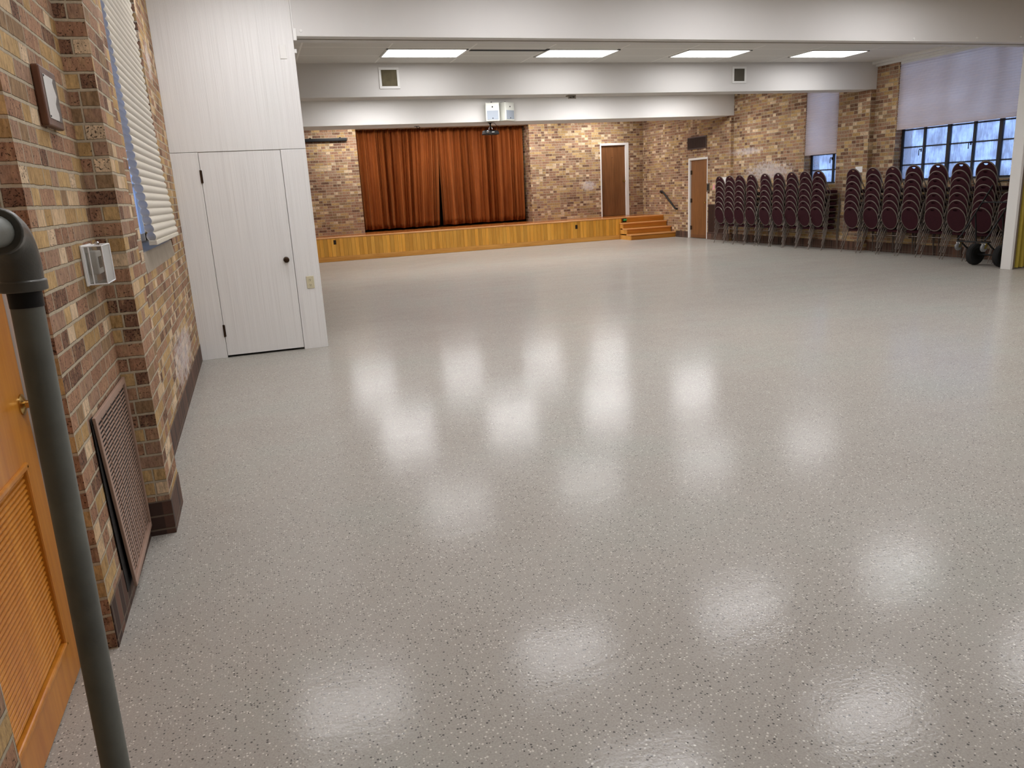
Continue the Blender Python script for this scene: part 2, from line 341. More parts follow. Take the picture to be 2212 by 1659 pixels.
# ------------------------------------------------------------------ mesh helpers
class MB:
    def __init__(s): s.v = []; s.f = []
    def add(s, vs, fs):
        o = len(s.v); s.v += [tuple(v) for v in vs]; s.f += [tuple(i+o for i in f) for f in fs]; return s
    def box(s, x0, x1, y0, y1, z0, z1):
        vs = [(x, y, z) for z in (z0, z1) for y in (y0, y1) for x in (x0, x1)]
        return s.add(vs, [(0, 2, 3, 1), (4, 5, 7, 6), (0, 1, 5, 4), (2, 6, 7, 3), (0, 4, 6, 2), (1, 3, 7, 5)])
    def hexa(s, a, b):
        """a: 4 corners (loop), b: 4 corners (loop) opposite"""
        return s.add(list(a)+list(b), [(3, 2, 1, 0), (4, 5, 6, 7), (0, 1, 5, 4), (1, 2, 6, 5), (2, 3, 7, 6), (3, 0, 4, 7)])
    def tube(s, pts, r, n=10, closed=False, caps=True):
        pts = [Vector(p) for p in pts]; N = len(pts); rs = r if isinstance(r, (list, tuple)) else [r]*N
        tan = []
        for i in range(N):
            a = pts[(i-1) % N] if (closed or i > 0) else pts[i]; b = pts[(i+1) % N] if (closed or i < N-1) else pts[i]
            tan.append((b-a).normalized())
        ref = Vector((0, 0, 1)) if abs(tan[0].z) < .9 else Vector((1, 0, 0))
        nv = (ref-tan[0]*ref.dot(tan[0])).normalized(); vs = []
        for i in range(N):
            nv = (nv-tan[i]*nv.dot(tan[i])).normalized(); bv = tan[i].cross(nv)
            for k in range(n):
                a = 2*math.pi*k/n; vs.append(pts[i]+rs[i]*(math.cos(a)*nv+math.sin(a)*bv))
        fs = []
        for i in range(N if closed else N-1):
            j = (i+1) % N
            for k in range(n):
                k2 = (k+1) % n; fs.append((i*n+k, i*n+k2, j*n+k2, j*n+k))
        if caps and not closed:
            fs.append(tuple(range(n-1, -1, -1))); fs.append(tuple((N-1)*n+k for k in range(n)))
        return s.add(vs, fs)
    def lathe(s, c, axis, prof, n=20):
        """prof: (offset along axis, radius)"""
        ax = Vector(axis).normalized(); ref = Vector((0, 0, 1)) if abs(ax.z) < .9 else Vector((1, 0, 0))
        a1 = (ref-ax*ref.dot(ax)).normalized(); a2 = ax.cross(a1); c = Vector(c); vs = []; fs = []
        for (o, r) in prof:
            for k in range(n):
                a = 2*math.pi*k/n; vs.append(c+ax*o+max(r, 1e-4)*(math.cos(a)*a1+math.sin(a)*a2))
        m = len(prof)
        for i in range(m-1):
            for k in range(n):
                k2 = (k+1) % n; fs.append((i*n+k, i*n+k2, (i+1)*n+k2, (i+1)*n+k))
        fs.append(tuple(range(n-1, -1, -1))); fs.append(tuple((m-1)*n+k for k in range(n)))
        return s.add(vs, fs)
    def prism(s, poly, d):
        """poly: list of 3D points (loop); d: extrusion vector"""
        n = len(poly); d = Vector(d); a = [Vector(p) for p in poly]; b = [p+d for p in a]
        fs = [tuple(range(n-1, -1, -1)), tuple(range(n, 2*n))]+[(i, (i+1) % n, n+(i+1) % n, n+i) for i in range(n)]
        return s.add(a+b, fs)
    def build(s, name, mat, parent=None, bevel=0.0, smooth=False, seg=2):
        off = world_of(parent)
        me = bpy.data.meshes.new(name); me.from_pydata([tuple(Vector(v)-off) for v in s.v], [], s.f); me.update()
        bm = bmesh.new(); bm.from_mesh(me); bmesh.ops.recalc_face_normals(bm, faces=bm.faces); bm.to_mesh(me); bm.free()
        me.materials.append(MT[mat])
        o = bpy.data.objects.new(name, me); COL.objects.link(o)
        if parent: o.parent = parent
        if bevel:
            b = o.modifiers.new('edge', 'BEVEL'); b.width = bevel; b.segments = seg; b.limit_method = 'ANGLE'; b.angle_limit = math.radians(40)
        if smooth:
            for pl in me.polygons: pl.use_smooth = True
            try: me.set_sharp_from_angle(angle=math.radians(38))
            except Exception: pass
        return o
def world_of(p):
    v = Vector((0, 0, 0))
    while p is not None: v += p.location; p = p.parent
    return v
def tag(o, label, cat, group=None):
    o['label'] = label; o['category'] = cat
    if group: o['group'] = group
    return o
def thing(name, label, cat, loc, group=None):
    o = bpy.data.objects.new(name, None); o.empty_display_size = .05; COL.objects.link(o); o.location = loc
    return tag(o, label, cat, group)
def struct(o): o['kind'] = 'structure'; return o
def copy_tree(o, parent=None):
    c = o.copy(); COL.objects.link(c)
    if parent: c.parent = parent
    for ch in list(o.children): copy_tree(ch, c)
    return c

# ------------------------------------------------------------------ room constants (metres)
XL = -.654                      # brick wall beside the camera
YC = 8.235                      # face of the white closet and of the folding-wall header
XR, XA, XB = 11.195, 11.268, 11.38   # far side wall, stepping back bay by bay
YS, YW = 19.69, 20.85           # stage front, stage wall
ZC, ZN = 3.45, 3.64             # ceilings: far hall, near hall
BACK = -4.0

# ------------------------------------------------------------------ floor, ceilings
struct(MB().box(-1.4, 11.9, BACK-.3, 22.6, -.12, 0).build('floor', 'floor'))
m = MB().box(XL-.3, 11.9, YC+.1, 17.3, ZC, ZC+.1)
ceil_far = struct(m.build('ceiling', 'tile'))
struct(MB().box(XL-.3, 11.9, BACK-.3, YC+.1, ZN, ZN+.1).build('ceiling_near', 'tile'))
struct(MB().box(XL-.3, 11.9, 17.3, 22.6, ZC, ZC+.1).build('ceiling_stage', 'beam'))
# slipped tiles leave black gaps
g = MB().box(3.22, 4.36, 10.985, 11.085, ZC-.004, ZC+.02)
g.box(4.33, 4.37, 10.90, 11.05, ZC-.0045, ZC+.02); g.box(5.46, 5.50, 10.90, 11.14, ZC-.004, ZC+.02); g.box(4.95, 5.47, 10.955, 10.985, ZC-.0045, ZC+.02)
g.build('tile_gap', 'dark', ceil_far)
# white angle trim where the tiles meet the window wall
struct(MB().box(XB-.14, XB, 8.7, 12.09, ZC-.045, ZC).box(XB-.05, XB, 8.7, 12.09, ZC-.085, ZC-.045).build('trim_1', 'white', bevel=.003))

# ------------------------------------------------------------------ walls
w = MB()
T = .42
w.box(XL-T, XL, BACK, 1.76, 0, ZN)
w.box(XL-T, XL, 1.76, 2.78, 2.10, ZN)
w.box(XL-T, XL-.30, 1.76, 2.78, 0, 2.10)
w.box(XL-T, XL, 2.78, 5.24, 0, ZN)
w.box(XL-T, XL, 5.24, 7.15, 0, 1.14)
w.box(XL-T, XL, 7.15, YW+.6, 0, ZN)
w.box(XL, -.541, 3.78, 4.18, 0, ZN)           # brick pilaster
w.box(XL-T, XL, 5.24, 7.15, 3.45, ZN)
struct(w.build('wall_left', 'brick'))
b = MB()
for (y0, y1) in ((BACK, 1.76), (2.785, 3.775), (4.185, 7.9), (7.9, YC)): b.box(XL, XL+.004, y0, y1, 0, .172)
b.box(-.5415, -.537, 3.776, 4.184, 0, .172); b.box(XL, -.5385, 3.7755, 3.781, 0, .172); b.box(XL, -.5385, 4.179, 4.1845, 0, .172)
struct(b.build('baseboard_left', 'base'))

w = MB()                                       # stage wall with the proscenium opening and the upper door
D = .55
w.box(XL, 2.86, YW, YW+D, 0, ZC)
w.box(2.86, 7.64, YW, YW+D, 3.245, ZC)
w.box(7.64, 9.81, YW, YW+D, 0, ZC)
w.box(9.81, 10.70, YW, YW+D, 2.66, ZC)
w.box(9.81, 10.70, YW+.25, YW+D, 0, 2.66)
w.box(10.70, XR, YW, YW+D, 0, ZC)
struct(w.build('wall_stage', 'brick'))
struct(MB().box(2.2, 8.3, 22.3, 22.4, 0, ZC).box(2.2, 2.3, YW+D, 22.3, 0, ZC).box(8.2, 8.3, YW+D, 22.3, 0, ZC).build('wall_backstage', 'dark'))

w = MB()                                       # far side wall, three planes
w.box(XR, XR+.5, 18.33, YW+D, 0, 3.45)
w.box(XR, XR+.5, 16.44, 17.43, 0, 3.45)
w.box(XR, XR+.5, 17.43, 18.33, 2.06, 3.45)
w.box(XR+.22, XR+.5, 17.43, 18.33, 0, 2.06)
W1 = (12.93, 13.88, 1.29)                      # window opening y0, y1, sill
w.box(XA, XA+.4, 13.88, 16.44, 0, 3.45); w.box(XA, XA+.4, 12.09, 12.93, 0, 3.45); w.box(XA, XA+.4, 12.93, 13.88, 0, 1.29)
W2 = (8.95, 11.56, 1.29)
w.box(XB, XB+.4, 11.56, 12.09, 0, 3.45); w.box(XB, XB+.4, 8.95, 11.56, 0, 1.29); w.box(XB, XB+.4, 8.2, 8.95, 0, 3.45)
w.box(XB, XB+.4, BACK, 8.2, 0, ZN)
struct(w.build('wall_right', 'brick'))
b = MB()
b.box(XR-.004, XR, 18.335, 18.97, 0, .172); b.box(XR-.004, XR, 16.44, 17.425, 0, .172); b.box(XA-.004, XA, 12.09, 16.44, 0, .172); b.box(XB-.004, XB, 8.66, 12.09, 0, .172); b.box(XB-.004, XB, BACK, 8.3, 0, .172)
struct(b.build('baseboard_right', 'base'))
struct(MB().box(XL-.4, 11.9, BACK-.2, BACK, 0, ZN).build('wall_back', 'paint'))

# ------------------------------------------------------------------ beams and folding-wall header
h = MB()
h.box(.618, XB, YC, YC+.125, 3.085, ZN+.02); h.box(.618, XB, YC+.125, YC+.27, 3.135, ZN+.02); h.box(.618, XB, YC+.27, YC+.40, 3.10, ZN+.02)
hdr = struct(h.build('ceiling_beam', 'beam', bevel=.004))
MB().box(.63, XB, YC+.150, YC+.255, 3.112, 3.138).box(.63, XB, YC+.165, YC+.178, 3.098, 3.115).box(.63, XB, YC+.225, YC+.238, 3.098, 3.115).build('track', 'tracksteel', hdr)
for i, (x, z) in enumerate(((.70, 3.135), (8.30, 3.115), (9.35, 3.135), (10.12, 3.15))):
    MB().lathe((x, YC, z), (0, -1, 0), [(0, .016), (.005, .015), (.008, .008)], 12).build('screw_cap', 'white', hdr, smooth=True)
struct(MB().box(XL, XB-.002, 12.082, 12.46, 2.975, ZC+.02).build('ceiling_beam', 'beam', bevel=.006))
struct(MB().box(XL, XA, 16.432, 17.34, 2.955, ZC+.02).build('ceiling_beam', 'beam', bevel=.006))

# ------------------------------------------------------------------ white closet at the end of the folding wall
c = MB(); ZD = 2.03; DX0, DX1 = -.400, .366
c.box(XL, DX0-.004, YC, YC+.05, 0, 2.036); c.box(DX1+.004, .618, YC, YC+.05, 0, 2.036)
c.box(XL, .618, YC, YC+.05, 2.040, ZN); c.box(.578, .618, YC+.05, YC+1.0, 0, 3.44); c.box(XL, .578, YC+.96, YC+1.0, 0, 3.44)
c.box(DX0-.004, DX1+.004, YC+.02, YC+.05, 2.02, 2.045)
closet = struct(c.build('wall_closet', 'striated', bevel=.002))
d = struct(MB().box(DX0, DX1, YC+.002, YC+.04, .022, 2.032).build('door_1', 'striated', bevel=.002))
kn = MB().lathe((.296, YC+.002, .951), (0, -1, 0), [(0, .03), (.006, .03), (.010, .013), (.030, .012), (.036, .022), (.046, .029), (.056, .026), (.062, .012)], 20).build('door_knob', 'bronze', d, smooth=True)
for z in (1.808, .281):
    MB().tube([(DX0-.002, YC-.004, z-.062), (DX0-.002, YC-.004, z+.062)], .0085, 10).box(DX0-.010, DX0+.012, YC-.003, YC+.001, z-.060, z+.060).build('hinge', 'bronze', d)
s_ = thing('blank_switch_plate', 'blank white wall plate high on the white closet front', 'wall plate', (.51, YC, 2.945))
MB().box(.477, .541, YC-.008, YC, 2.880, 3.010).build('plate', 'white', s_, bevel=.004)
o_ = thing('power_outlet', 'ivory duplex power outlet low on the white closet beside its door', 'outlet', (.509, YC, .70))
MB().box(.470, .548, YC-.007, YC, .637, .764).build('cover_plate', 'ivory', o_, bevel=.004)
for z in (.675, .727):
    rc_ = MB().lathe((.509, YC-.006, z), (0, -1, 0), [(0, .018), (.004, .017)], 16).build('receptacle', 'ivory', o_)
    MB().box(.501, .504, YC-.0112, YC-.0095, z-.002, z+.009).box(.514, .517, YC-.0112, YC-.0095, z-.002, z+.008).box(.506, .512, YC-.0112, YC-.0095, z-.012, z-.006).build('slots', 'dark', rc_)
j = thing('wire_channel', 'thin white wire channel and box running up where closet meets header', 'conduit', (.63, YC, 3.05))
MB().box(.619, .633, YC-.012, YC, 3.15, 3.63).build('channel', 'white', j, bevel=.002)
MB().box(.619, .652, YC-.020, YC, 3.045, 3.155).build('junction_box', 'white', j, bevel=.003)
tag(MB().box(.618, .640, YC+.01, YC+.04, 2.935, 2.972).build('latch_bracket', 'white', bevel=.003), 'tiny white latch bracket on the closet edge under the header', 'bracket')

# ------------------------------------------------------------------ jamb and folded yellow partition
ja = MB().box(10.452, 10.480, 8.285, 8.445, 0, 3.09).box(10.480, 10.488, 8.298, 8.432, 0, 3.09).box(10.488, 10.500, 8.285, 8.445, 0, 3.09)
struct(ja.build('trim_2', 'white', bevel=.004))
pt = thing('folding_partition', 'yellow accordion folding partition collapsed beside the white jamb', 'partition', (11.0, 8.45, 0))
MB().box(10.503, 10.552, 8.30, 8.43, .012, 3.08).build('lead_post', 'taupe', pt, bevel=.004)
z0, z1 = .022, 3.07; n = 18; pts = [(10.556+i*(11.37-10.556)/n, 8.285 if i % 2 else 8.445) for i in range(n+1)]
a = MB()
for (p, q) in zip(pts[:-1], pts[1:]):
    dx, dy = q[0]-p[0], q[1]-p[1]; L = math.hypot(dx, dy); nx, ny = -dy/L*.004, dx/L*.004
    a.hexa([(p[0]-nx, p[1]-ny, z0), (q[0]-nx, q[1]-ny, z0), (q[0]+nx, q[1]+ny, z0), (p[0]+nx, p[1]+ny, z0)], [(p[0]-nx, p[1]-ny, z1), (q[0]-nx, q[1]-ny, z1), (q[0]+nx, q[1]+ny, z1), (p[0]+nx, p[1]+ny, z1)])
a.build('accordion_panel', 'yellow', pt)

# ------------------------------------------------------------------ windows and cellular blinds
def cell_blind(name, label, x_of, y0, y1, ztop, zbot, cell, depth, mat, group=None, out=1):
    """pleated double-skin shade on a side wall; x_of(z) is its room face, out=+1 when the room is towards +X"""
    zm = zbot+.03; n = max(2, round((ztop-zm)/cell)); room = []; back = []; q = 6
    for i in range(q*n+1):
        z = zm+(ztop-zm)*i/(q*n); x = x_of(z); k = depth*.38*math.sin(math.pi*(i % q)/q)**.7
        room.append((x-out*(depth*.35-k), z)); back.append((x-out*(depth*1.15+k), z))
    t = thing(name, label, 'blind', ((x_of(zbot)), (y0+y1)/2, zbot), group)
    s = MB(); P = room+back[::-1]; K = len(P)
    s.add([(x, y0, z) for x, z in P]+[(x, y1, z) for x, z in P], [(i, i+1, K+i+1, K+i) for i in range(K-1)])
    s.build('pleated_fabric', mat, t, smooth=True)
    xb = x_of(zbot); MB().box(min(xb, xb-out*depth*1.4), max(xb, xb-out*depth*1.4), y0, y1, zbot, zbot+.03).build('bottom_rail', mat, t, bevel=.004)
    xt = x_of(ztop); MB().box(min(xt, xt-out*depth*1.4), max(xt, xt-out*depth*1.4), y0, y1, ztop, ztop+.04).build('head_rail', 'white', t, bevel=.003)
    return t

def steel_window(num, x, y0, y1, z0, z1, ys, zs, th=.04, thick=(), handles=(), out=1):
    fr = MB()
    fr.box(x, x+th, y0, y0+.045, z0, z1); fr.box(x, x+th, y1-.045, y1, z0, z1); fr.box(x, x+th, y0, y1, z0, z0+.04); fr.box(x, x+th, y0, y1, z1-.04, z1)
    for i, y in enumerate(ys):
        k = .032 if i in thick else .020
        fr.box(x-.006, x+th, y-k, y+k, z0, z1)
    for z in zs: fr.box(x+.005, x+th, y0, y1, z-.011, z+.011)
    w = struct(fr.build('window_%d' % num, 'steel'))
    xp = x+th*.6
    MB().box(xp, xp+.004, y0+.045, y1-.045, z0+.04, z1-.04).build('pane', 'pane', w)
    for (y, z) in handles:
        MB().tube([(x-.008, y, z), (x-.05, y, z+.02), (x-.055, y, z), (x-.055, y+.0, z-.09)], .007, 8).box(x-.010, x-.004, y-.012, y+.012, z-.03, z+.03).build('window_handle', 'black', w)
    return w

def xl_blind(z):
    pts = [(1.28, -.588), (1.336, -.590), (1.80, -.630), (2.57, -.658), (3.1, -.666), (3.6, -.67)]
    for (a, xa), (b, xb) in zip(pts[:-1], pts[1:]):
        if z <= b: return xa+(xb-xa)*(z-a)/(b-a)
    return pts[-1][1]
cell_blind('cellular_blind', 'tall cream cellular blind on the window of the brick wall by the closet', xl_blind, 5.45, 7.06, 3.36, 1.305, .050, .036, 'blindcream', None, 1)
fr = MB(); xw = XL-.24
fr.box(xw, xw+.045, 5.24, 5.30, 1.28, 3.45); fr.box(xw, xw+.045, 7.09, 7.15, 1.28, 3.45); fr.box(xw, xw+.045, 5.24, 7.15, 1.28, 1.34); fr.box(xw, xw+.045, 5.24, 7.15, 3.40, 3.45)
for y in (5.72, 6.19, 6.67): fr.box(xw, xw+.045, y-.02, y+.02, 1.28, 3.45)
for z in (1.72, 2.15, 2.58, 3.0): fr.box(xw, xw+.045, 5.24, 7.15, z-.012, z+.012)
w3 = struct(fr.build('window_1', 'white'))
MB().box(xw+.02, xw+.024, 5.30, 7.09, 1.34, 3.40).build('pane', 'pane', w3)
sl = MB().hexa([(XL+.004, 5.243, 1.142), (XL+.004, 7.147, 1.142), (XL-.20, 7.147, 1.142), (XL-.20, 5.243, 1.142)], [(XL-.010, 5.243, 1.268), (XL-.010, 7.147, 1.268), (XL-.20, 7.147, 1.278), (XL-.20, 5.243, 1.278)])
sl.build('window_sill', 'slate', w3)

steel_window(2, XA+.17, W1[0], W1[1], W1[2], 3.45, [13.20], [1.573, 1.885, 2.2, 2.5, 2.8, 3.1], thick=(), handles=[(13.23, 1.79)])
steel_window(3, XB+.15, W2[0], W2[1], W2[2], 3.45, [11.045, 10.535, 10.035, 9.555], [1.575, 1.885, 2.19, 2.5, 2.8, 3.1], thick=(1, 3), handles=[(11.09, 1.82), (10.08, 1.87)])
cell_blind('cellular_blind', 'narrow pale cellular blind half covering the small window between brick piers', lambda z: XA+.004, W1[0]+.01, W1[1]-.01, 3.36, 1.885, .040, .030, 'blindgrey', None, -1)
cell_blind('cellular_blind', 'wide grey cellular blind over the big steel window above the chairs', lambda z: XB+.004, W2[0]+.01, W2[1]-.01, 3.33, 2.205, .040, .030, 'blindgrey', None, -1)
# outside sills
struct(MB().box(XB, XB+.15, W2[0], W2[1], 1.29, 1.30).box(XA, XA+.17, W1[0], W1[1], 1.29, 1.30).build('trim_3', 'slate'))

# ------------------------------------------------------------------ ceiling lights
def ceiling_light(x, y, z, label, group=None, lamp='lampfar'):
    t = thing('ceiling_light', label, 'ceiling light', (x, y, z), group); hx, hy = .573, .305
    f = MB(); f.box(x-hx, x+hx, y-hy, y-hy+.022, z-.012, z+.004); f.box(x-hx, x+hx, y+hy-.022, y+hy, z-.012, z+.004)
    f.box(x-hx, x-hx+.026, y-hy, y+hy, z-.012, z+.004); f.box(x+hx-.026, x+hx, y-hy, y+hy, z-.012, z+.004)
    f.build('frame', 'white', t)
    MB().box(x-hx+.026, x+hx-.026, y-hy+.022, y+hy-.022, z-.008, z-.003).build('diffuser', lamp, t)
    return t
where = ['next to the closet', 'beside the black tile gap', 'second from the window wall', 'next to the window wall']
for i, x in enumerate((2.60, 4.94, 7.24, 9.53)):
    ceiling_light(x, 11.24, ZC, 'lit ceiling light panel in front of the first white beam, '+where[i], 'lit panels in front of the first beam', 'lampmid')
for i, x in enumerate((2.60, 4.94, 7.24, 9.53)):
    ceiling_light(x, 15.35, ZC, 'lit ceiling light panel hidden above the beam that holds the loudspeakers', 'panels before the loudspeaker beam')
for i, x in enumerate((2.60, 5.05, 7.45, 9.53)):
    ceiling_light(x, 19.95, ZC, 'lit ceiling light panel above the front edge of the stage', 'panels above the stage edge')
for y in (7.12, 5.02, 1.9):
    for x in ((.38, 2.77, 5.10, 7.55) if y > 7 else (.38, 2.77, 5.10, 7.55, 9.85)):
        ceiling_light(x, y, ZN, 'lit ceiling light panel of the near hall seen only mirrored in the floor', 'panels of the near hall', 'lamp')

# ------------------------------------------------------------------ beam vents, speakers, projector
def beam_vent(x0, x1, z0, z1, label, mat):
    y = 12.082; t = thing('air_vent', label, 'air vent', ((x0+x1)/2, y, z0), 'white framed vents on the first beam'); k = .036
    f = MB(); f.box(x0, x1, y-.014, y, z0, z0+k); f.box(x0, x1, y-.014, y, z1-k, z1); f.box(x0, x0+k, y-.014, y, z0+k, z1-k); f.box(x1-k, x1, y-.014, y, z0+k, z1-k)
    f.build('frame', 'white', t, bevel=.003)
    MB().box(x0+k, x1-k, y-.005, y, z0+k, z1-k).build('filter', mat, t)
beam_vent(2.085, 2.392, 3.088, 3.390, 'white framed air vent with a stained tan filter on the first beam', 'mesh')
beam_vent(8.228, 8.510, 3.108, 3.382, 'smaller white framed air vent with dark filter, on first beam towards the windows', 'mesh2')

def speaker(cx, rotz, label):
    t = thing('loudspeaker', label, 'loudspeaker', (cx, 16.29, 2.935), 'pair of loudspeakers on the beam')
    t.rotation_euler = (0, 0, rotz); L = t.location
    hw, hh, bw = .150, .385, .10
    c = MB().hexa([(-hw, -.11, .012), (hw, -.11, .012), (bw, .13, .012), (-bw, .13, .012)], [(-hw, -.11, hh), (hw, -.11, hh), (bw, .13, hh), (-bw, .13, hh)])
    c.v = [tuple(Vector(v)+L) for v in c.v]; c.build('cabinet', 'speaker', t, bevel=.014)
    g = MB().box(-hw+.030, hw-.030, -.118, -.112, .045, .225); g.v = [tuple(Vector(v)+L) for v in g.v]; gg = g.build('woofer_grille', 'spkgrille', t, bevel=.004)
    lg = MB().box(-.010, .010, -.121, -.118, .058, .080); lg.v = [tuple(Vector(v)+L) for v in lg.v]; lg.build('badge', 'dark', gg)
    ho = MB().hexa([(-hw+.028, -.116, .25), (hw-.028, -.116, .25), (hw-.028, -.116, .345), (-hw+.028, -.116, .345)], [(-.03, -.1105, .28), (.03, -.1105, .28), (.03, -.1105, .32), (-.03, -.1105, .32)])
    ho.v = [tuple(Vector(v)+L) for v in ho.v]; hn = ho.build('horn', 'speaker', t)
    th = MB().lathe((0, -.116, .297), (0, -1, 0), [(0, .016), (.003, .014)], 14); th.v = [tuple(Vector(v)+L) for v in th.v]; th.build('horn_throat', 'dark', hn)
    br = MB().box(-.02, .02, -.01, .145, hh, hh+.014).tube([(0, .02, hh+.01), (0, .02, hh+.03)], .010, 8); br.v = [tuple(Vector(v)+L) for v in br.v]; br.build('mounting_bracket', 'dark', t)
speaker(5.155, math.radians(-10), 'white loudspeaker facing the hall, on the beam above the projector')
speaker(5.475, math.radians(30), 'white loudspeaker turned towards the windows, beside its twin on the beam')

pj = thing('projector', 'black projector hanging under the beam below the loudspeakers', 'projector', (5.20, 16.60, 2.955))
MB().lathe((5.20, 16.60, 2.955), (0, 0, -1), [(0, .05), (.012, .048), (.02, .025), (.04, .02)], 16).tube([(5.20, 16.60, 2.935), (5.20, 16.60, 2.83)], .014, 10).build('ceiling_mount', 'black', pj, smooth=True)
MB().tube([(5.165, 16.60, 2.80), (5.165, 16.60, 2.83), (5.18, 16.60, 2.86), (5.20, 16.60, 2.872), (5.22, 16.60, 2.86), (5.235, 16.60, 2.83), (5.235, 16.60, 2.80)], .007, 8).build('mount_yoke', 'chrome', pj, smooth=True)
MB().hexa([(5.03, 16.48, 2.705), (5.37, 16.48, 2.700), (5.37, 16.74, 2.70), (5.03, 16.74, 2.705)], [(5.05, 16.50, 2.80), (5.35, 16.50, 2.785), (5.35, 16.72, 2.785), (5.05, 16.72, 2.80)]).build('projector_body', 'black', pj, bevel=.02, seg=3)
MB().lathe((5.10, 16.49, 2.755), (0, -1, 0), [(-.01, .034), (.016, .032), (.018, .02)], 16).build('lens', 'chrome', pj, smooth=True)
MB().box(5.19, 5.25, 16.478, 16.4815, 2.745, 2.757).build('badge', 'paper', pj)
MB().tube([(5.21, 16.60, 2.95), (5.30, 16.62, 2.945), (5.375, 16.66, 2.88), (5.385, 16.68, 2.79), (5.34, 16.73, 2.74)], .005, 6).build('cable', 'rubber', pj, smooth=True)

sg = thing('beam_bracket', 'small empty metal bracket under the middle of the first beam', 'bracket', (5.25, 12.25, 2.975))
MB().box(5.185, 5.325, 12.20, 12.30, 2.955, 2.975).box(5.185, 5.325, 12.20, 12.205, 2.915, 2.955).build('bracket_plate', 'tracksteel', sg, bevel=.002)
MB().box(5.205, 5.245, 12.196, 12.2, 2.932, 2.942).box(5.262, 5.300, 12.196, 12.2, 2.936, 2.948).build('slots', 'dark', sg)
hk = thing('curtain_hook', 'small dark hook on the soffit just above the curtain', 'hook', (3.66, 17.0, 2.955))
MB().box(3.61, 3.71, 16.96, 17.04, 2.948, 2.955).tube([(3.66, 17, 2.95), (3.66, 17, 2.92), (3.70, 17, 2.90), (3.73, 17, 2.935)], .008, 8).build('hook_body', 'black', hk)
sb = thing('screen_case', 'dark grey roll-up screen case high on the brick beside the curtain', 'screen case', (2.0, YW, 2.99))
MB().box(1.15, 2.62, YW-.085, YW-.004, 2.955, 3.035).build('case', 'black', sb, bevel=.02, seg=3)
for x in (1.7, 2.45): MB().box(x-.02, x+.02, YW-.03, YW, 3.0, 3.06).build('bracket', 'black', sb)

# ------------------------------------------------------------------ stage
ZS = .60; SX1 = 9.86
st = thing('stage_platform', 'long low stage of honey oak boards in front of the curtain', 'stage', (4.6, YS, 0))
MB().box(XL+.006, XR-.006, YS+.01, YW-.001, .03, ZS).box(2.88, 7.62, YW-.001, 22.25, .03, ZS).build('deck', 'deck', st)
MB().box(XL+.006, SX1, YS-.012, YS+.01, .10, ZS-.035).build('front_boards', 'oakfront', st)
MB().box(XL+.006, SX1, YS-.030, YS+.01, 0, .120).build('base_rail', 'oak', st, bevel=.004)
MB().box(XL+.006, XR-.006, YS-.036, YS+.02, ZS-.034, ZS+.003).build('nosing', 'nose', st, bevel=.010, seg=3)
for i, (x, z) in enumerate(((1.921, .475), (8.485, .425))):
    o = thing('floor_outlet', ['dark outlet plate on the stage front near the closet', 'dark outlet plate on the stage front near the steps'][i], 'outlet', (x, YS-.012, z-.05), 'dark outlets on the stage front')
    MB().box(x-.034, x+.034, YS-.019, YS-.012, z-.055, z+.055).build('cover_plate', 'bronze', o, bevel=.003)
    for za in (z-.036, z+.010): MB().box(x-.014, x+.014, YS-.0215, YS-.019, za, za+.026).build('receptacle', 'dark', o)
sp = thing('stage_steps', 'honey oak steps rising to the stage beside the side wall', 'steps', (10.5, 19.2, 0))
noses = [(18.97, .148), (19.215, .297), (19.455, .446)]
side = MB(); xs = 9.80
for i, (y, z) in enumerate(noses):
    zprev = 0 if i == 0 else noses[i-1][1]
    MB().box(xs+.025+0*i, XR-.008, y+.028, y+.05, zprev, z-.030).build('riser', 'riser', sp)
    y2 = noses[i+1][0]+.028 if i < 2 else YS-.036
    MB().box(xs-.012, XR-.006, y, y2+.0, z-.032, z).build('tread', 'nose', sp, bevel=.009, seg=3)
    side.box(xs, xs+.025, y+.028, YS-.037, zprev, z-.032)
side.build('side_panel', 'oak', sp)
MB().box(xs-.006, xs+.02, 18.994, YS-.04, 0, .110).build('base_rail', 'oak', sp)
MB().box(SX1+.02, XR-.008, YS-.030, YS-.014, .446, ZS-.034).build('riser', 'riser', sp)
gm = thing('step_marker', 'small green canister on a black plate at the top stair riser', 'marker', (9.955, YS-.031, .515))
MB().box(9.885, 10.005, YS-.040, YS-.031, .462, .562).build('backing_plate', 'black', gm)
MB().lathe((9.905, YS-.066, .520), (1, 0, 0), [(0, .020), (.006, .026), (.085, .026), (.092, .02)], 16).build('canister', 'greenp', gm, smooth=True)

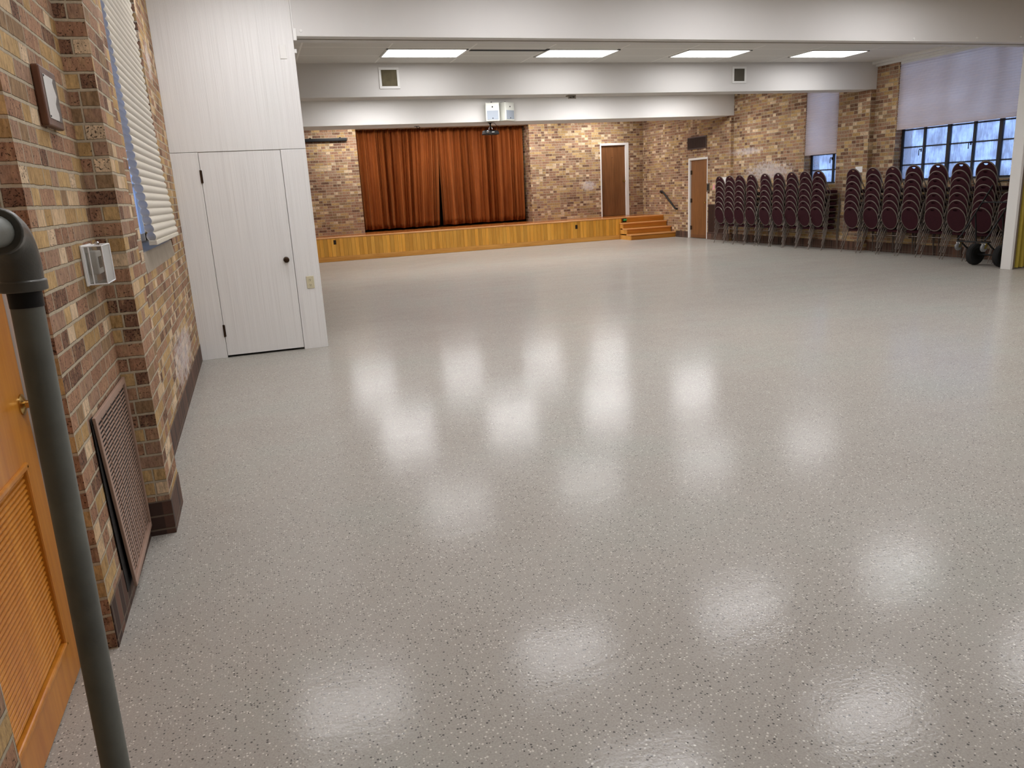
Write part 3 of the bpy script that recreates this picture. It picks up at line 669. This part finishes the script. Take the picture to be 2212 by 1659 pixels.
# curtain
def curtain(label, xa0, xa1, xb0, xb1, seed, yo=0.0):
    """edges: at the top xa0..xa1, at the bottom xb0..xb1"""
    rnd = random.Random(seed); nx, nz = 230, 16; ztop, zbot = 3.245, .655
    ph = []; p = 0
    for i in range(nx+1):
        ph.append(p); p += 2*math.pi/(nx/13.5)*(.75+.5*rnd.random()) if False else 2*math.pi*10.5/nx*(1+.40*math.sin(i*.09+seed)+.22*math.sin(i*.21+2*seed))
    vs = []; fs = []
    for k in range(nz+1):
        tz = k/nz; z = ztop+(zbot-ztop)*tz
        for i in range(nx+1):
            tx = i/nx; x = (xa0+(xa1-xa0)*tx)*(1-tz)+(xb0+(xb1-xb0)*tx)*tz
            amp = (.055+.045*tz**.6)*(.85+.25*math.sin(i*.05+seed*3))
            s = math.sin(ph[i]+.25*math.sin(3*tz+i*.02)); y = 21.235+yo-amp*(1.5*max(0, s)**1.6-.55*max(0, -s)**.7)+.022*math.sin(3*ph[i]+.7)
            x += .018*math.cos(ph[i])*tz
            vs.append((x, y, z+(.010*math.sin(ph[i]*.5) if k == nz else 0)))
    for k in range(nz):
        for i in range(nx): a = k*(nx+1)+i; fs.append((a, a+1, a+nx+2, a+nx+1))
    m = MB(); m.add(vs, fs); o = m.build('stage_curtain', 'velvet', smooth=True)
    sm = o.modifiers.new('cloth', 'SOLIDIFY'); sm.thickness = .006
    return tag(o, label, 'curtain', 'stage curtains')
curtain('rust velvet stage curtain half on the screen case side', 2.895, 5.165, 2.905, 5.030, 1)
curtain('rust velvet stage curtain half on the brown stage door side', 5.125, 7.595, 5.115, 7.59, 2, .05)

# ------------------------------------------------------------------ doors of the far hall
# upper stage door
fr = MB(); y = YW
fr.box(10.612, 10.712, y-.018, y+.20, ZS, 2.665); fr.box(9.80, 10.612, y-.018, y+.20, 2.60, 2.665); fr.box(9.80, 9.835, y-.018, y+.20, ZS, 2.60)
d2 = struct(fr.build('door_2', 'white', bevel=.004))
MB().box(9.838, 10.610, y+.035, y+.080, ZS+.008, 2.597).build('door_leaf', 'walnut', d2)
MB().lathe((10.565, y+.035, 1.585), (0, -1, 0), [(0, .03), (.008, .03), (.012, .012), (.035, .012), (.042, .027), (.058, .027), (.064, .012)], 18).build('door_knob', 'brass', d2, smooth=True)
MB().lathe((10.20, y+.035, 2.26), (0, -1, 0), [(0, .010), (.004, .008)], 10).build('peephole', 'dark', d2)
# side door
fr = MB(); x = XR
fr.box(x-.014, x+.16, 18.262, 18.335, 0, 2.065); fr.box(x-.014, x+.16, 17.425, 18.262, 2.010, 2.065); fr.box(x-.010, x+.16, 17.425, 17.455, 0, 2.010)
d3 = struct(fr.build('door_3', 'white', bevel=.004))
MB().box(x+.030, x+.075, 17.457, 18.258, .012, 2.006).build('door_leaf', 'walnut2', d3)
for z in (1.70, .98, .27): MB().tube([(x+.024, 18.256, z-.055), (x+.024, 18.256, z+.055)], .011, 8).box(x+.022, x+.031, 18.20, 18.256, z-.05, z+.05).build('hinge', 'bronze', d3)
MB().lathe((x+.030, 17.515, .93), (-1, 0, 0), [(0, .03), (.008, .03), (.012, .012), (.04, .012), (.046, .028), (.062, .027), (.068, .012)], 18).build('door_knob', 'brass', d3, smooth=True)
MB().box(x+.02, x+.028, 17.47, 18.245, .012, .10).build('kick_strip', 'walnut', d3)

def side_grille(name, label, y0, y1, z0, z1, x, mat, vertical=True, k=.03, pitch=.035):
    t = thing(name, label, 'grille', (x, (y0+y1)/2, z0))
    f = MB(); f.box(x-.016, x, y0, y1, z0, z0+k); f.box(x-.016, x, y0, y1, z1-k, z1); f.box(x-.016, x, y0, y0+k, z0+k, z1-k); f.box(x-.016, x, y1-k, y1, z0+k, z1-k)
    f.build('frame', mat, t, bevel=.003)
    s = MB(); s.box(x-.003, x, y0+k, y1-k, z0+k, z1-k)
    n = int((y1-y0-2*k)/pitch)
    for i in range(1, n): yy = y0+k+(y1-y0-2*k)*i/n; s.box(x-.012, x-.003, yy-.005, yy+.005, z0+k, z1-k)
    s.build('louvres', mat, t)
    return t
side_grille('wall_vent', 'brown vent grille on the brick above the side door', 17.48, 18.38, 2.275, 2.592, XR, 'browngrille')
side_grille('return_grille', 'tall brown return grille on the brick behind the first chair stacks', 16.62, 17.365, .155, .890, XR, 'browngrille')
hr = thing('handrail', 'short black handrail on the brick above the stage steps', 'handrail', (XR, 19.3, 1.0))
MB().tube([(XR-.012, 19.76, 1.222), (XR-.055, 19.75, 1.228), (XR-.062, 19.70, 1.240), (XR-.062, 19.62, 1.232), (XR-.062, 19.56, 1.205), (XR-.062, 18.93, .782), (XR-.050, 18.90, .765), (XR-.004, 18.90, .765)], .024, 10).build('rail', 'black', hr, smooth=True)
MB().lathe((XR, 19.765, 1.222), (-1, 0, 0), [(0, .045), (.012, .045), (.02, .03)], 14).build('wall_flange', 'black', hr)
MB().tube([(XR, 19.35, 1.0), (XR-.04, 19.35, 1.01), (XR-.062, 19.35, 1.05)], .010, 8).build('bracket', 'black', hr)
al = thing('alarm_pull', 'small grey and black alarm box on the brick beside the side door', 'alarm', (XR, 17.36, 1.30))
MB().box(XR-.03, XR, 17.33, 17.43, 1.20, 1.41).build('housing', 'taupe', al, bevel=.005)
MB().box(XR-.042, XR-.03, 17.335, 17.385, 1.235, 1.385).build('pull_face', 'black', al, bevel=.003)
tag(MB().add([(XR-.006, 17.19, 1.25), (XR-.006, 17.10, 1.255), (XR-.004, 17.10, 1.37), (XR-.004, 17.15, 1.37)], [(0, 1, 2, 3)]).build('paper_note', 'pink'), 'pink paper note on the brick beside the alarm box', 'note').modifiers.new('thick', 'SOLIDIFY').thickness = .001
tag(MB().box(XR-.003, XR, 16.60, 16.84, 1.22, 1.54).build('paper_notice', 'paper'), 'white paper notice on the brick above the first two chair stacks', 'notice')
tag(MB().box(XA-.003, XA, 12.20, 12.38, 1.49, 1.60).build('paper_notice', 'paper'), 'small white paper notice on the brick pier by the windows', 'notice')

# ------------------------------------------------------------------ louvred door beside the camera
DXP = XL-.105                                   # face of the leaf
fr = MB(); fr.box(XL-.30, XL-.07, 1.762, 1.80, 0, 2.098); fr.box(XL-.30, XL-.07, 2.740, 2.778, 0, 2.098); fr.box(XL-.30, XL-.07, 1.80, 2.74, 2.06, 2.098)
d4 = struct(fr.build('door_4', 'white', bevel=.003))
lf = MB(); y0, y1, z0, z1 = 1.806, 2.734, .006, 2.054; py0, py1, pz0, pz1 = 1.925, 2.600, .150, .790
lf.box(DXP-.036, DXP, y0, py0, z0, z1); lf.box(DXP-.036, DXP, py1, y1, z0, z1); lf.box(DXP-.036, DXP, py0, py1, z0, pz0); lf.box(DXP-.036, DXP, py0, py1, pz1, z1)
leaf = lf.build('door_leaf', 'orangewood', d4)
md = MB()
for (a0, a1, b0, b1) in ((py0-.004, py1+.004, pz0-.004, pz0+.018), (py0-.004, py1+.004, pz1-.018, pz1+.004)): md.box(DXP-.03, DXP+.008, a0, a1, b0, b1)
md.box(DXP-.03, DXP+.008, py1-.018, py1+.004, pz0, pz1); md.box(DXP-.03, DXP+.008, py0-.004, py0+.018, pz0, pz1)
md.build('panel_moulding', 'orangewood', d4, bevel=.006)
lv = MB(); n = 34
for i in range(n):
    z = pz0+.022+(pz1-pz0-.044)*(i+.5)/n
    lv.tube([(DXP-.012, py0+.018, z), (DXP-.012, py1-.018, z)], [.0074, .0074], 8)
lv.build('louvre_panel', 'orangewood', d4, smooth=True)
MB().box(DXP-.036, DXP-.016, py0, py1, pz0, pz1).build('panel_back', 'dark', d4)
MB().lathe((DXP, 2.690, .957), (1, 0, 0), [(0, .034), (.004, .034), (.008, .026), (.012, .013), (.036, .012), (.044, .024), (.056, .028), (.066, .024), (.071, .010)], 22).build('door_knob', 'brass', d4, smooth=True)

# ------------------------------------------------------------------ plaque, thermostat guard, wall grille
pq = thing('wall_plaque', 'wooden plaque with a pale metal plate on the brick wall', 'plaque', (XL, 3.31, 1.84))
y0, y1, z0, z1 = 3.185, 3.425, 1.838, 2.042
f = MB(); f.box(XL+.001, XL+.028, y0, y1, z0, z1)
f.build('wood_board', 'plaquewood', pq, bevel=.006)
MB().box(XL+.028, XL+.0295, y1-.105, y1-.020, z0+.026, z1-.026).build('dark_panel', 'lcd', pq)  # dark area beyond the jagged edge of the pale plate
xx = XL+.0285; rnd = random.Random(4); ed = []
for i in range(11): ed.append((xx, y1-.075+.016*rnd.random()+.012*math.sin(i*1.3), z0+.028+(z1-z0-.056)*i/10))
MB().prism([(xx, y0+.030, z0+.028)]+ed+[(xx, y0+.030, z1-.028)], (.0015, 0, 0)).build('metal_plate', 'silverplate', pq)
for (yy, zz) in ((y0+.036, z1-.034), (y0+.036, z0+.034)): MB().lathe((xx+.0015, yy, zz), (1, 0, 0), [(0, .004), (.002, .003)], 8).build('screw', 'dark', pq)

tg = thing('thermostat', 'white thermostat in a clear lockable plastic guard on the brick wall', 'thermostat', (XL, 3.50, 1.25))
y0, y1, z0, z1, dp = 3.425, 3.605, 1.252, 1.402, .078
MB().box(XL+.001, XL+.010, y0-.010, y1+.008, z0-.006, z1+.006).build('back_plate', 'white', tg, bevel=.003)
th = MB().box(XL+.010, XL+.048, y0+.045, y1-.030, z0+.035, z1-.022).build('thermostat_body', 'white', tg, bevel=.005)
MB().box(XL+.048, XL+.0495, y0+.065, y1-.05, z0+.060, z1-.045).build('display', 'lcd', th)
gd = MB()
k = .003
gd.box(XL+.010, XL+dp, y0, y0+k, z0, z1); gd.box(XL+.010, XL+dp, y1-k, y1, z0, z1); gd.box(XL+.010, XL+dp, y0+k, y1-k, z1-k, z1); gd.box(XL+.010, XL+dp, y0+k, y1-k, z0, z0+k); gd.box(XL+dp-k, XL+dp, y0+k, y1-k, z0+k, z1-k)
gd.build('clear_cover', 'clear', tg)
e = MB()
for (yy, zz) in ((y0, z0), (y0, z1), (y1, z0), (y1, z1)): e.tube([(XL+.01, yy, zz), (XL+dp, yy, zz)], .0028, 6)
for xx in (XL+.012, XL+.030, XL+dp):
    e.tube([(xx, y0, z0), (xx, y0, z1)], .0026, 6); e.tube([(xx, y0, z1), (xx, y1, z1)], .0024, 6); e.tube([(xx, y0, z0), (xx, y1, z0)], .0024, 6)
e.tube([(XL+dp, y1, z0), (XL+dp, y1, z1)], .0026, 6)
e.build('cover_edges', 'paper', tg, smooth=True)
MB().lathe((XL+.055, y0+.05, z1), (0, 0, 1), [(0, .010), (.012, .010), (.016, .006)], 12).build('lock', 'chrome', tg, smooth=True)

# big return grille, sprung off the wall at its near edge
rg = thing('return_grille', 'large pinkish tan return grille low on the brick beside the pilaster', 'grille', (XL, 3.4, .06))
G0, G1, GZ0, GZ1 = 3.03, 3.765, .062, .800
def gp(u, v, o):
    """u along the wall 0..1, v up 0..1, o out of its face"""
    spring = .012*(1-u)*(1-v)+.002*(1-u)
    return (XL+.006+spring+o, G0+(G1-G0)*u+.10*(1-v)*(1-u), GZ0+(GZ1-GZ0)*v)
f = MB(); k = .035
def gbar(u0, u1, v0, v1, o0, o1): f.hexa([gp(u0, v0, o0), gp(u1, v0, o0), gp(u1, v1, o0), gp(u0, v1, o0)], [gp(u0, v0, o1), gp(u1, v0, o1), gp(u1, v1, o1), gp(u0, v1, o1)])
gbar(0, 1, 0, k, 0, .012); gbar(0, 1, 1-k, 1, 0, .012); gbar(0, k*1.2, k, 1-k, 0, .012); gbar(1-k, 1, k, 1-k, 0, .012)
f.build('frame', 'grille', rg, bevel=.002)
f = MB(); nb = 38; nc = 6
for i in range(nb):
    v = k+(1-2*k)*(i+.15)/nb; v2 = k+(1-2*k)*(i+.80)/nb
    for c_ in range(nc):
        u0 = k*1.2+(1-2.2*k)*(c_+.03)/nc; u1 = k*1.2+(1-2.2*k)*(c_+.95)/nc
        f.hexa([gp(u0, v, .001), gp(u1, v, .001), gp(u1, v+.0095, .001), gp(u0, v+.0095, .001)], [gp(u0, v-.0005, .0030), gp(u1, v-.0005, .0030), gp(u1, v+.0090, .0026), gp(u0, v+.0090, .0026)])
for c_ in range(1, nc):
    u = k*1.2+(1-2.2*k)*c_/nc; gbar(u-.004, u+.001, k, 1-k, .0, .004)
f.build('louvres', 'grille', rg)
f = MB(); gbar(k, 1-k*.5, k, 1-k, -.004, -.001); f.build('dark_panel', 'dark', rg)
f = MB().prism([(XL+.0045, 3.022, .80), (XL+.0045, 3.06, .80), (XL+.0045, 3.25, .075), (XL+.0045, 3.075, .070), (XL+.0045, 3.06, .20), (XL+.0045, 3.038, .42)], (.002, 0, 0)); f.build('duct_opening', 'dark', rg)

# ------------------------------------------------------------------ pipe railing in front of the louvred door
pr_ = thing('pipe_railing', 'dark galvanised pipe railing post with elbow before the louvred door', 'railing', (-.4155, 1.53, 0))
TP = Vector((-.3935, 1.542, 1.40)); BP = Vector((-.4155, 1.530, 0))
MB().tube([BP, TP], .0262, 24).build('post', 'iron', pr_, smooth=True)
ec = TP+Vector((.001, 0, .078)); el = [TP+Vector((0, 0, .045))]; R_ = .062
cc = TP+Vector((.001, -R_, .050))
arc = [(cc.x, cc.y+R_*math.cos(a), cc.z+R_*math.sin(a)) for a in [i*math.pi/2/10 for i in range(11)]]
MB().tube([tuple(TP+Vector((0, 0, .012)))]+arc+[(cc.x, cc.y-.018, cc.z+R_)], .0345, 24).build('elbow', 'cast', pr_, smooth=True)
MB().tube([tuple(TP+Vector((0, 0, .006))), tuple(TP+Vector((0, 0, .026)))], .0385, 24).build('elbow_collar', 'cast', pr_, bevel=.003, smooth=True)
MB().tube([(cc.x, cc.y-.004, cc.z+R_), (cc.x, cc.y-.026, cc.z+R_)], .0385, 24).build('elbow_collar', 'cast', pr_, bevel=.003, smooth=True)
MB().tube([tuple(TP+Vector((0, 0, -.022))), tuple(TP+Vector((0, 0, .010)))], .0272, 24).build('thread_band', 'black', pr_, smooth=True)
MB().tube([(cc.x, cc.y-.01, cc.z+R_), (cc.x-.004, -1.2, cc.z+R_)], .0262, 24).build('top_rail', 'iron', pr_, smooth=True)
MB().tube([(cc.x-.004, -1.2, cc.z+R_-.03), (cc.x-.004, -1.2, 0)], .0262, 16).build('post', 'iron', pr_, smooth=True)
MB().lathe(tuple(BP), (0, 0, 1), [(0, .055), (.008, .055), (.014, .032), (.03, .030)], 20).build('floor_flange', 'cast', pr_)

# ------------------------------------------------------------------ banquet chairs
def back_x(z): return .065-.22*(z-.46)
def make_chair():
    t = bpy.data.objects.new('banquet_chair', None); t.empty_display_size = .05; COL.objects.link(t)
    r = .0080
    for s in (-1, 1):
        MB().tube([(0, s*.196, 0), (.146, s*.186, .415)], r, 8).build('leg', 'frame', t, smooth=True)
    for s in (-1, 1):
        MB().tube([(.400, s*.198, 0), (.365, s*.190, .400), (.352, s*.180, .412)], .0072, 8).build('leg', 'frame', t, smooth=True)
    zc, ry, rz = .660, .183, .196
    ring = [(back_x(zc+rz*math.sin(a)), ry*math.cos(a), zc+rz*math.sin(a)) for a in [2*math.pi*i/36 for i in range(36)]]
    bf = MB().tube(ring, .0092, 8, closed=True)
    for s in (-1, 1): bf.tube([(.145, s*.186, .410), (.132, s*.181, .455), (.085, s*.179, .535), (back_x(.60)+.012, s*.182, .60), (back_x(.66), s*.183, .66)], r, 8)
    bf.build('back_frame', 'frame', t, smooth=True)
    # upholstered oval with a hand slot near the top
    bm = bmesh.new(); n = 36
    def loop(pts):
        vs = [bm.verts.new(p) for p in pts]; return [bm.edges.new((vs[i], vs[(i+1) % len(vs)])) for i in range(len(vs))]
    e1 = loop([(back_x(zc+(rz-.008)*math.sin(a)), (ry-.008)*math.cos(a), zc+(rz-.008)*math.sin(a)) for a in [2*math.pi*i/n for i in range(n)]])
    hz = zc+.150; hs = [(-.046, .012), (-.020, .017), (.020, .017), (.046, .012), (.034, -.004), (.014, -.012), (-.014, -.012), (-.034, -.004)]
    e2 = loop([(back_x(hz+b), a, hz+b) for a, b in hs])
    bmesh.ops.triangle_fill(bm, use_beauty=True, use_dissolve=False, edges=e1+e2)
    bmesh.ops.recalc_face_normals(bm, faces=bm.faces)
    me = bpy.data.meshes.new('backrest'); bm.to_mesh(me); bm.free(); me.materials.append(MT['fabric'])
    o = bpy.data.objects.new('backrest', me); COL.objects.link(o); o.parent = t
    md_ = o.modifiers.new('pad', 'SOLIDIFY'); md_.thickness = .020; md_.offset = 0
    # seat cushion
    prof = []
    for i in range(28):
        a = 2*math.pi*i/28; c_, s_ = math.cos(a), math.sin(a); e = .45
        wx = .232+.138*math.copysign(abs(c_)**e, c_); wy = (.168 if c_ < 0 else .172)*math.copysign(abs(s_)**e, s_); prof.append((wx, wy))
    cx_ = .232; vs = []; fs = []
    lay = [(.405, .90), (.410, .97), (.425, 1.0), (.445, 1.0), (.457, .965), (.464, .88), (.468, .6)]
    for (z, k) in lay: vs += [(cx_+(x-cx_)*k, y*k, z) for x, y in prof]
    for i in range(len(lay)-1):
        for q in range(28): q2 = (q+1) % 28; fs.append((i*28+q, i*28+q2, (i+1)*28+q2, (i+1)*28+q))
    fs += [tuple(range(27, -1, -1)), tuple((len(lay)-1)*28+q for q in range(28))]
    MB().add(vs, fs).build('seat', 'fabric', t, smooth=True)
    sf = MB().tube([(.140, -.184, .398), (.22, -.180, .398), (.342, -.178, .398), (.358, -.165, .398), (.358, .165, .398), (.342, .178, .398), (.22, .180, .398), (.140, .184, .398)], .0075, 8)
    sf.build('seat_frame', 'frame', t, smooth=True)
    MB().tube([(.112, -.188, .318), (.120, -.14, .345), (.120, .14, .345), (.112, .188, .318)], .0065, 8).build('stretcher', 'frame', t, smooth=True)
    return t
ORD = ['bottom', 'second', 'third', 'fourth', 'fifth', 'sixth', 'top']
STK = ['first', 'second', 'third', 'fourth', 'fifth', 'sixth', 'seventh', 'eighth', 'ninth']
stacks = [(10.655, 16.09), (10.65, 15.685), (10.645, 15.29), (10.645, 14.86), (10.69, 14.42), (10.727, 14.02), (10.77, 13.645), (10.805, 13.27), (10.83, 12.92),
          (10.838, 11.98), (10.905, 11.55), (10.925, 11.12), (10.945, 10.68), (10.945, 10.18), (10.935, 9.72), (10.93, 9.255)]
proto = make_chair(); used = [False]
def put_chair(x, y, z, rz, label, group):
    c = proto if not used[0] else copy_tree(proto)
    used[0] = True; c.location = (x, y, z); c.rotation_euler = (0, 0, rz)
    tag(c, label, 'chair', group)
rj = random.Random(3)
for i, (x, y) in enumerate(stacks):
    a = rj.uniform(-.02, .02)
    for k in range(7):
        pos_ = ('bottom chair' if k == 0 else 'top chair' if k == 6 else ORD[k]+' chair up')
        if i < 9: lab = 'burgundy oval-back banquet chair, %s of the %s stack from the side door' % (pos_, STK[i])
        else: lab = 'burgundy oval-back banquet chair, %s, %s stack after the pier gap' % (pos_, STK[i-9])
        put_chair(x+.004*k+rj.uniform(-.0015, .0015), y+.002*k*rj.uniform(-1, 1)+rj.uniform(-.004, .004), .118*k, a+rj.uniform(-.006, .006), lab, 'stacked burgundy banquet chairs')
for k in range(3):
    put_chair(10.94+.004*k, 8.80, .118*k, .0, 'burgundy oval-back banquet chair, %s of the short stack behind the hand cart' % ('bottom chair', 'middle chair', 'top chair')[k], 'stacked burgundy banquet chairs')

# ------------------------------------------------------------------ black hand cart
ct = thing('hand_cart', 'black folding hand cart with big rubber wheels before the chair stacks', 'hand cart', (10.63, 8.83, 0))
for (y, s) in ((9.055, 1), (8.60, -1)):
    wh = MB().lathe((10.655, y, .168), (0, 1, 0), [(-.045, .10), (-.046, .145), (-.030, .163), (0, .168), (.030, .163), (.046, .145), (.045, .10)], 32).build('wheel', 'rubber', ct, smooth=True)
    MB().lathe((10.655, y, .168), (0, 1, 0), [(-.050, .03), (-.047, .095), (.047, .095), (.050, .03)], 24).build('hub', 'black', wh, smooth=True)
MB().tube([(10.655, 8.60, .168), (10.655, 9.055, .168)], .012, 10).build('axle', 'black', ct)
RL = lambda z: 10.375+(z-.44)*.775
for y in (9.12, 8.655):
    MB().tube([(RL(.42)-.015, y, .415), (RL(.50), y, .49), (RL(1.14), y, 1.14), (RL(1.19), y, 1.205)], .0125, 10).build('rail', 'black', ct, smooth=True)
MB().tube([(RL(1.19), 9.12, 1.205), (RL(1.22), 9.10, 1.245), (RL(1.22)+.03, 9.0, 1.26), (RL(1.22)+.03, 8.77, 1.26), (RL(1.22), 8.675, 1.245), (RL(1.19), 8.655, 1.205)], .0125, 10).build('handle', 'black', ct, smooth=True)
MB().tube([(RL(.95), 8.655, .95), (RL(.95), 9.12, .95)], .010, 8).build('crossbar', 'black', ct)
for y in (9.12, 8.655):
    MB().tube([(10.41, y, .375), (10.50, y, .30), (10.655, y, .20), (10.72, y, .36), (RL(.80), y, .80)], .0125, 8).build('frame_tube', 'black', ct, smooth=True)
MB().box(10.375, 10.435, 8.62, 9.17, .372, .390).build('foot_plate', 'black', ct, bevel=.004)
for y in (9.135, 8.69):
    cb = MB().box(10.365, 10.435, y-.035, y+.035, .365, .371).hexa([(10.375, y-.028, .365), (10.42, y-.028, .365), (10.42, y-.024, .365), (10.375, y-.024, .365)], [(10.355, y-.028, .29), (10.40, y-.028, .29), (10.40, y-.024, .29), (10.355, y-.024, .29)])
    cb.hexa([(10.375, y+.024, .365), (10.42, y+.024, .365), (10.42, y+.028, .365), (10.375, y+.028, .365)], [(10.355, y+.024, .29), (10.40, y+.024, .29), (10.40, y+.028, .29), (10.355, y+.028, .29)])
    cs = cb.build('caster', 'chrome', ct)
    MB().lathe((10.378, y, .300), (0, 1, 0), [(-.018, .02), (-.018, .052), (-.012, .058), (.012, .058), (.018, .052), (.018, .02)], 20).build('caster_wheel', 'greywheel', cs, smooth=True)
